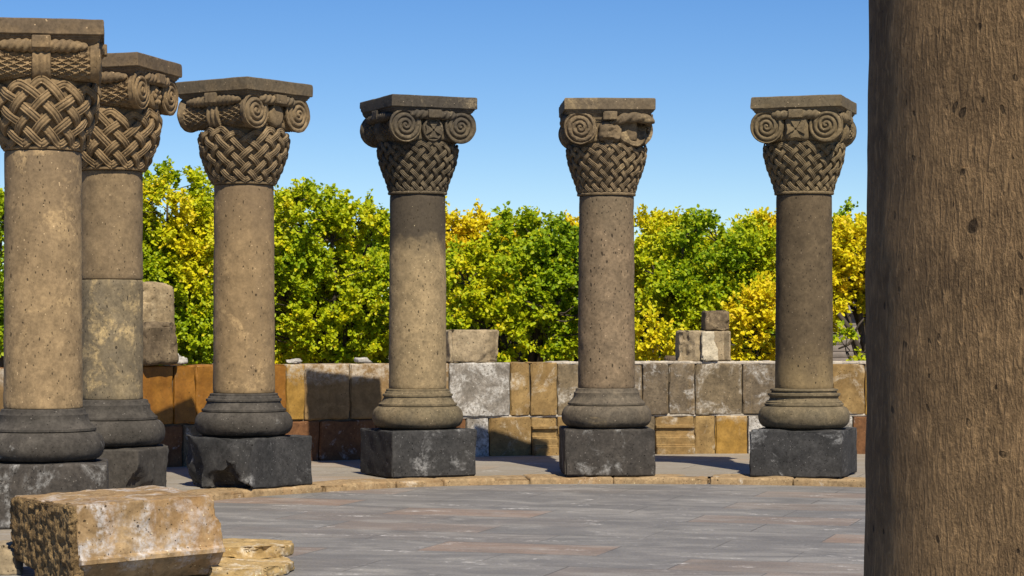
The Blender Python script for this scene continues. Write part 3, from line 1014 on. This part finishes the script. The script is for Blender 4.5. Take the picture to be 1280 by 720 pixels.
make_column('stone_column', 'pitted pinkish-grey column whose capital has lost its right volute', colpos(758, 20.2), 2.4,
            dict(plinth='pl_br', base='base_gr', shaft='shaft_e', cap='cap_grey'), 233, weave=(20, 8, .034, .015), boss='chunk', damage=('left_rough', 'right_broken'), base_v=1, plinth_dims=(.80, .80))
make_column('stone_column', 'dark brown column with an intact capital, square cross boss between two crisp volutes', colpos(1005, 20.0), -18.0,
            dict(plinth='pl_dk', base='base_tan', shaft='shaft_f', cap='cap_olive'), 269, weave=(19, 8, .036, .015), boss='square', base_v=2, plinth_dims=(.82, .82))
# the one close to the camera
NEAR_Y = 3.45
make_column('stone_column', 'huge close-up brown column shaft with vertical chisel marks at the right edge', colpos(1315, NEAR_Y), -60,
            dict(plinth='pl_br', base='base_dk', shaft='shaft_n', cap='cap_brown'), 307, weave=(14, 6, .050, .020), shaft_r=(.288, .274), zoff=FLOOR, group=None, plinth_dims=(.9, .9), base_v=1)

# ------------------------------------------------------------------ fallen carved block and slabs, front left
fb = thing('fallen_block', 'large golden fallen cornice block with grey lichen and a rough split end, bottom left', 'stone block', (0, 0, 0))
fb.location = (-2.166, 12.36, FLOOR)
fb.rotation_euler = (0, R(-1.6), R(35))


def fb_shape(p, hs, nn):
    zz = p[:, 2] + hs[2]
    front = p[:, 1] < -hs[1] * .5
    # fascia over a projecting fillet over a receding cavetto
    prof = np.interp(zz, [0, .10, .125, .128, .158, .165, .19, .45], [.10, .012, .0, -.022, -.022, .0, .004, .012])
    p[front, 1] += prof[front]
    return p


v, f = block(.85, .85, .445, (64, 30, 60), .009, .009, 7, .03, 331, shape=fb_shape,
             cuts=[((1, -.15, .45), .475, .06, 5), ((1, -.6, .1), .60, .05, 6), ((1, -.3, -.9), .50, .06, 4), ((-.7, .35, -1), .385, .06, 5)])
MB().add(v, f).build('moulded_body', M['fallen'], fb, (.0, 0, .004), sharp=45)
v, f = block(.06, .83, .43, (6, 84, 56), .012, .016, 22, .03, 337, cuts=[((-.15, .35, -1), .215, .06, 5)])
MB().add(v, f).build('split_face', M['fallen_rough'], fb, (-.430, 0.004, .012), sharp=70)


def slab(name, label, px, y, Y, dims, rz, seed, tilt=(0, 0), mat='slab', **kw):
    p = at(px, y, Y)
    v, f = block(*dims, n=(46, 40, 8), r=.010, amp=.008, sc=7, chip=.04, seed=seed, **kw)
    return tag(MB().add(v, f).build(name, M[mat], None, (p.x, p.y, p.z), (tilt[0], tilt[1], rz)), label, 'stone slab')


o = slab('stone_slab', 'flat yellow stone slab lying uppermost beside the fallen block', 308, 700, 13.02, (.56, .52, .066), R(-8), 341, cuts=[((1, .6, 0), .25, .06, 4), ((.4, -1, 0), .24, .05, 4), ((.7, -1, 0), .27, .05, 5)])
o.location.z = FLOOR + .056
o = slab('stone_slab', 'pale yellow stone slab under another slab, lying on the paving beside the fallen block', 304, 715, 12.55, (.54, .66, .058), R(-6), 347, cuts=[((1, -.4, 0), .27, .06, 4), ((1, .5, 0), .28, .05, 4), ((-.82, -.57, 0), .27, .03, 5)])
o.location.z = FLOOR
o = slab('stone_slab', 'grey-tan rough stone lying behind the split end of the fallen block', -6, 715, 12.6, (.30, .4, .16), R(12), 353, mat='buff', cuts=[((1, -.4, .6), .15, .05, 5)])
o.location.z = FLOOR

# ------------------------------------------------------------------ trees
def leaf_mesh(name, C, D, size, tint, up):
    """C leaf bases, D leaf directions, up = leaf normals; folded two-triangle leaves"""
    n = len(C)
    side = np.cross(D, up); side /= np.linalg.norm(side, axis=1)[:, None] + 1e-9
    nr = np.cross(side, D)
    s = size[:, None]
    V = np.zeros((n, 6, 3))
    V[:, 0] = C
    V[:, 1] = C + D * s * .38 + side * s * .40 + nr * s * .10
    V[:, 2] = C + D * s * .78 + side * s * .30 + nr * s * .06
    V[:, 3] = C + D * s * 1.05 - nr * s * .06
    V[:, 4] = C + D * s * .78 - side * s * .30 + nr * s * .06
    V[:, 5] = C + D * s * .38 - side * s * .40 + nr * s * .10
    b = (np.arange(n) * 6)[:, None]
    faces = np.concatenate([b + np.array([[0, 1, 2, 3]]), b + np.array([[0, 3, 4, 5]])], 1).reshape(-1, 4)
    me = bpy.data.meshes.new(name)
    me.vertices.add(n * 6); me.vertices.foreach_set('co', V.reshape(-1))
    me.loops.add(faces.size); me.loops.foreach_set('vertex_index', faces.reshape(-1).astype(np.int32))
    me.polygons.add(len(faces))
    me.polygons.foreach_set('loop_start', (np.arange(len(faces)) * 4).astype(np.int32))
    me.polygons.foreach_set('loop_total', np.full(len(faces), 4, np.int32))
    me.update(calc_edges=True)
    at_ = me.attributes.new('tint', 'FLOAT', 'POINT')
    at_.data.foreach_set('value', np.repeat(np.clip(tint, 0, 1), 6).astype(np.float32))
    return me


def make_tree(name, label, Y, lobes, base_px, tint, tint_var, seed, dens=1.0, leaf=.049, gap=.13, yellow_top=0.0, group='trees behind the wall', trunk_r=.085, sprig=1.0, extra=None, cat='tree'):
    """lobes: (px, y, rx, ry) photo-sized ellipsoids at distance Y"""
    r_ = np.random.default_rng(seed)
    sc = Y / F
    base = np.array([(base_px - 640) * sc, Y, -.16])
    root = thing(name, label, cat, tuple(base), 0, group)
    cents = []
    zs = [H + (HOR - (y - ry)) * sc for _, y, _, ry in lobes]
    ztop, zbot = max(zs), .5
    for (px, y, rx, ry) in lobes:
        c = np.array([(px - 640) * sc, Y, H + (HOR - y) * sc])
        rad = np.array([rx * sc, max(rx, ry) * sc * .85, ry * sc])
        vol = rx * ry * sc * sc
        n = int(122 * vol * dens * math.pi)
        d = r_.normal(size=(n, 3)); d /= np.linalg.norm(d, axis=1)[:, None]
        # the side away from the sun and viewer needs few clumps
        u = r_.uniform(.35, 1.0, n) ** .55
        p = c + d * u[:, None] * rad
        lump = np.array([noise.noise(Vector(tuple(q * 1.35 + seed * 7.3))) for q in (c + d * rad)])
        p = c + (p - c) * (1 + .22 * lump)[:, None]
        keep = np.array([noise.noise(Vector(tuple(q * 1.9 + seed * 3.1))) for q in p]) > (-.62 + gap * 2.2 + gap * 1.3 * (1 - (p[:, 2] - zbot) / max(.5, ztop - zbot)))
        keep &= (p[:, 1] < Y + rad[1] * .45)
        keep &= p[:, 2] > .15
        cents.append(np.concatenate([p[keep], d[keep]], 1))
    A = np.concatenate(cents)
    P, D0 = A[:, :3], A[:, 3:]
    # each clump: sprigs of leaves
    Cs, Ds, Us, Ss, Ts = [], [], [], [], []
    for k in range(len(P)):
        big = r_.uniform(.7, 1.25)
        ns = int(r_.integers(5, 9))
        yt = tint + tint_var * noise.noise(Vector(tuple(P[k] * 1.1 + seed * 11.7))) * 1.7 + yellow_top * ((P[k][2] - zbot) / (ztop - zbot) - .62) + r_.normal(0, .05)
        for s_ in range(ns):
            ax = D0[k] * .9 + np.array([0, -.25, .45]) + r_.normal(0, .75, 3)
            ax /= np.linalg.norm(ax)
            ln = r_.uniform(.10, .24) * big * sprig
            m = int(r_.integers(11, 18))
            t = np.linspace(.12, 1.0, m)
            pos = P[k] + ax * (t * ln)[:, None] + r_.normal(0, .012, (m, 3))
            dd = ax * .55 + r_.normal(0, .62, (m, 3)) + np.array([0, -.12, -.12])
            dd /= np.linalg.norm(dd, axis=1)[:, None]
            uu = np.array([.07, -.55, .75]) + r_.normal(0, .42, (m, 3))
            Cs.append(pos); Ds.append(dd); Us.append(uu)
            Ss.append(leaf * r_.uniform(.7, 1.25, m)); Ts.append(yt + r_.normal(0, .075, m) + (r_.random(m) < .025) * .35)
    Cs = np.concatenate(Cs) - base; Ds = np.concatenate(Ds); Us = np.concatenate(Us); Ss = np.concatenate(Ss); Ts = np.concatenate(Ts)
    me = leaf_mesh('crown', Cs, Ds, Ss, Ts, Us)
    link('crown', me, M['leaf'], root)
    # trunk, limbs, twigs
    mb = MB()
    fork = np.array([r_.uniform(-.1, .1), 0, .75])
    mb.add(*tube([(0, 0, 0), (.02, .01, .4), fork], [trunk_r * 1.25, trunk_r, trunk_r * .9], 10))
    limbs = []
    for (px, y, rx, ry) in lobes:
        for rep in range(2):
            e = np.array([(px - 640 + r_.uniform(-.5, .5) * rx) * sc - base[0], r_.uniform(-.5, .4) * rx * sc, H + (HOR - y + .55 * ry) * sc - base[2]])
            mid = (fork + e) / 2 + np.array([r_.uniform(-.15, .15), r_.uniform(-.1, .1), r_.uniform(-.1, .15)])
            t = np.linspace(0, 1, 9)[:, None]
            path = (1 - t) ** 2 * fork + 2 * t * (1 - t) * mid + t * t * e
            path[1:-1] += r_.normal(0, .02, (7, 3))
            mb.add(*tube(path, np.linspace(trunk_r * .62, trunk_r * .14, 9), 7))
            limbs.append(path)
    LP = np.concatenate(limbs)
    for k in range(0, len(P), 2):
        q = P[k] - base
        j = np.argmin(np.linalg.norm(LP - q, axis=1) + (LP[:, 2] > q[2]) * .3)
        a = LP[j]
        m_ = (a + q) / 2 + r_.normal(0, .05, 3)
        mb.add(*tube([a, m_, q], [.013, .009, .004], 4, False))
    if extra:
        for path, rad in extra:
            mb.add(*tube(np.array(path) - base, rad, 7))
    mb.build('trunk', M['bark'], root, sharp=0)
    return root


def shift_col(px, Y): return (px - 640) * Y / F


make_tree('apricot_tree', 'yellow-green tree rising left of the corner-on capital, behind the tawny boulder', 27.5, [(212, 300, 56, 90), (188, 318, 44, 70), (228, 415, 80, 54), (235, 372, 66, 88), (160, 365, 66, 92), (262, 330, 44, 70)], 215, .47, .26, 21, 1.1)
make_tree('apricot_tree', 'green tree with a loose top between the corner-on and the sooty column', 28.3, [(385, 300, 48, 78), (437, 312, 52, 58), (358, 380, 58, 82), (470, 350, 46, 80), (420, 410, 74, 60)], 410, 0.50, .22, 2, .95)
make_tree('apricot_tree', 'light green tree standing behind the corner-on column shaft', 29.2, [(310, 320, 52, 92), (330, 400, 56, 76)], 315, 0.56, .2, 3, .9)
make_tree('apricot_tree', 'mid-green bushy tree between the sooty and the pinkish column', 27.6, [(640, 362, 74, 80), (692, 328, 42, 64), (585, 380, 56, 82), (722, 375, 48, 72), (650, 420, 80, 50)], 660, 0.41, .16, 4, .95)
make_tree('apricot_tree', 'tall yellow-topped tree behind the mid-green bushy tree', 30.5, [(612, 318, 52, 48), (560, 322, 34, 62), (650, 350, 50, 60), (735, 322, 44, 52)], 620, 0.70, .2, 5, .9, yellow_top=.55)
make_tree('apricot_tree', 'green tree directly behind the broken pedestal stone', 27.8, [(880, 345, 66, 76), (935, 350, 48, 66), (838, 385, 58, 74), (905, 410, 70, 60)], 880, .42, .22, 6, .95)
make_tree('apricot_tree', 'yellow tree just right of the pinkish column, behind the green one', 30.3, [(845, 330, 52, 60), (815, 318, 46, 50), (780, 340, 50, 60), (850, 330, 40, 56)], 812, .64, .15, 7, .9, yellow_top=.4)
make_tree('apricot_tree', 'yellow-green tree behind the left side of the dark brown column', 30.0, [(955, 326, 52, 54), (985, 350, 50, 70)], 960, 0.72, .16, 8, .9, yellow_top=.3)
make_tree('yellow_bush', 'bright yellow bush beyond the wall just right of the broken pedestal', 25.8, [(942, 425, 34, 50), (962, 400, 26, 46)], 950, 0.77, .08, 9, 1.2, cat='bush', group=None, trunk_r=.04)
make_tree('yellow_bush', 'small yellow bush beyond the wall just left of the broken pedestal', 25.8, [(815, 425, 20, 22)], 815, 0.77, .1, 10, 1.1, cat='bush', group=None, trunk_r=.03)
ex = [([np.array([(1090 - 640) * 28.0 / F, 28.0, .1]), at(1086, 470, 26.9), at(1080, 454, 26.3)], [.05, .045, .036]), ([at(1048, 392, 26.3), at(1060, 408, 26.3), at(1068, 422, 26.3), at(1080, 456, 26.3)], [.028, .03, .034, .036]), ([at(1069, 420, 26.3), at(1060, 431, 26.3), at(1048, 436, 26.3)], [.02, .016, .010]), ([at(1067, 418, 26.3), at(1074, 405, 26.3), at(1080, 398, 26.3)], [.016, .012, .008])]
make_tree('apricot_tree', 'golden yellow tree with a bare forked branch, between the dark brown and the close-up column', 28.0, [(1066, 328, 44, 52), (1022, 350, 44, 72), (1112, 340, 50, 66)], 1090, 0.77, .1, 11, 1.15, extra=ex)
make_tree('apricot_tree', 'green tree tip poking up above the golden yellow tree', 31.5, [(1050, 310, 20, 48), (1100, 320, 36, 44)], 1075, 0.43, .1, 12, .8, group='trees behind the wall')
make_tree('green_bush', 'low green bush on the wall line below the forked bare branch', 26.0, [(1050, 440, 18, 26), (1092, 446, 20, 18)], 1058, 0.46, .12, 13, 1.2, cat='bush', group=None, trunk_r=.03)
make_tree('apricot_tree', 'green tree at the far left edge behind the nearest column', 26.5, [(-12, 330, 52, 100), (40, 380, 60, 80)], 0, 0.46, .18, 14, .9)
# farther, denser row that closes the gaps
for k, (px, w, top, lab) in enumerate([(120, 120, 300, 'dense green tree far behind the two left columns'), (400, 130, 285, 'dense green tree far behind the loose-topped tree'), (640, 130, 300, 'dense green tree far behind the mid-green bushy tree'), (880, 140, 300, 'dense green tree far behind the broken pedestal')]):
    make_tree('background_tree', lab, 33.5, [(px - w * .45, top + 80, w * .62, 84), (px + w * .45, top + 85, w * .62, 84), (px, top + 125, w * .9, 60)], px, .36, .15, 30 + k, .75, leaf=.07, gap=-.05, group='denser trees farther behind the wall')

# grey boarded hut seen under the golden tree
hut = thing('boarded_hut', 'grey weathered hut with horizontal boards, glimpsed under the golden yellow tree', 'hut', (shift_col(1085, 38), 38, -.16))
mb = MB()
for k in range(16):
    v, f = block(2.2, 1.6, .105, (6, 4, 2), .008, .003, 3, .008, 400 + k)
    v[:, 2] += k * .108
    v[:, 1] += .008 * (k % 2)
    mb.add(v, f)
mb.build('board_wall', M['shingle'], hut)
v = [(-1.25, -.95, 1.74), (1.25, -.95, 1.74), (1.25, 0, 2.1), (-1.25, 0, 2.1), (1.25, .95, 1.74), (-1.25, .95, 1.74)]
v2 = [(x, y, z + .05) for x, y, z in v]
MB().add(v + v2, [(0, 3, 2, 1), (3, 5, 4, 2), (6, 7, 8, 9), (9, 8, 10, 11), (0, 1, 7, 6), (5, 11, 10, 4), (0, 6, 9, 3), (3, 9, 11, 5), (1, 2, 8, 7), (2, 4, 10, 8)]).build('roof', M['shingle'], hut, sharp=20)

# ------------------------------------------------------------------ light, sky, camera
EL = 50.0
sh = Vector((-.34, 1.0, 0)).normalized()
ldir = Vector((sh.x * math.cos(R(EL)), sh.y * math.cos(R(EL)), -math.sin(R(EL))))
sun = bpy.data.lights.new('sun', 'SUN')
sun.energy = 5.0; sun.angle = R(.5); sun.color = (1.0, .90, .72)
so = bpy.data.objects.new('sun', sun); COL.objects.link(so)
so.rotation_euler = ldir.to_track_quat('-Z', 'Y').to_euler()
so.location = (4, -10, 12)

w = bpy.data.worlds.new('World'); scene.world = w; w.use_nodes = True
nt = w.node_tree; nt.nodes.clear()
sky = nt.nodes.new('ShaderNodeTexSky'); sky.sky_type = 'NISHITA'; sky.sun_disc = False
sky.sun_elevation = R(EL); sky.sun_rotation = math.atan2(-sh.x, -sh.y)
sky.altitude = 1000; sky.air_density = .85; sky.dust_density = .0; sky.ozone_density = 2.5
bg = nt.nodes.new('ShaderNodeBackground'); bg.inputs[1].default_value = .084
wo = nt.nodes.new('ShaderNodeOutputWorld')
hs = nt.nodes.new('ShaderNodeHueSaturation'); hs.inputs['Saturation'].default_value = 1.33; hs.inputs['Hue'].default_value = .510
nt.links.new(sky.outputs[0], hs.inputs['Color']); nt.links.new(hs.outputs[0], bg.inputs[0]); nt.links.new(bg.outputs[0], wo.inputs[0])

cam = bpy.data.cameras.new('camera')
cam.sensor_width = 36; cam.lens = F / 1280 * 36
cam.shift_y = (HOR - 360) / 1280
cam.clip_end = 4000; cam.clip_start = .05
co = bpy.data.objects.new('camera', cam); COL.objects.link(co)
co.location = (0, 0, H); co.rotation_euler = (R(90), 0, 0)
scene.camera = co

vs = scene.view_settings
vs.view_transform = 'Standard'; vs.look = 'None'; vs.gamma = 1; vs.exposure = 0.40; vs.use_curve_mapping = False
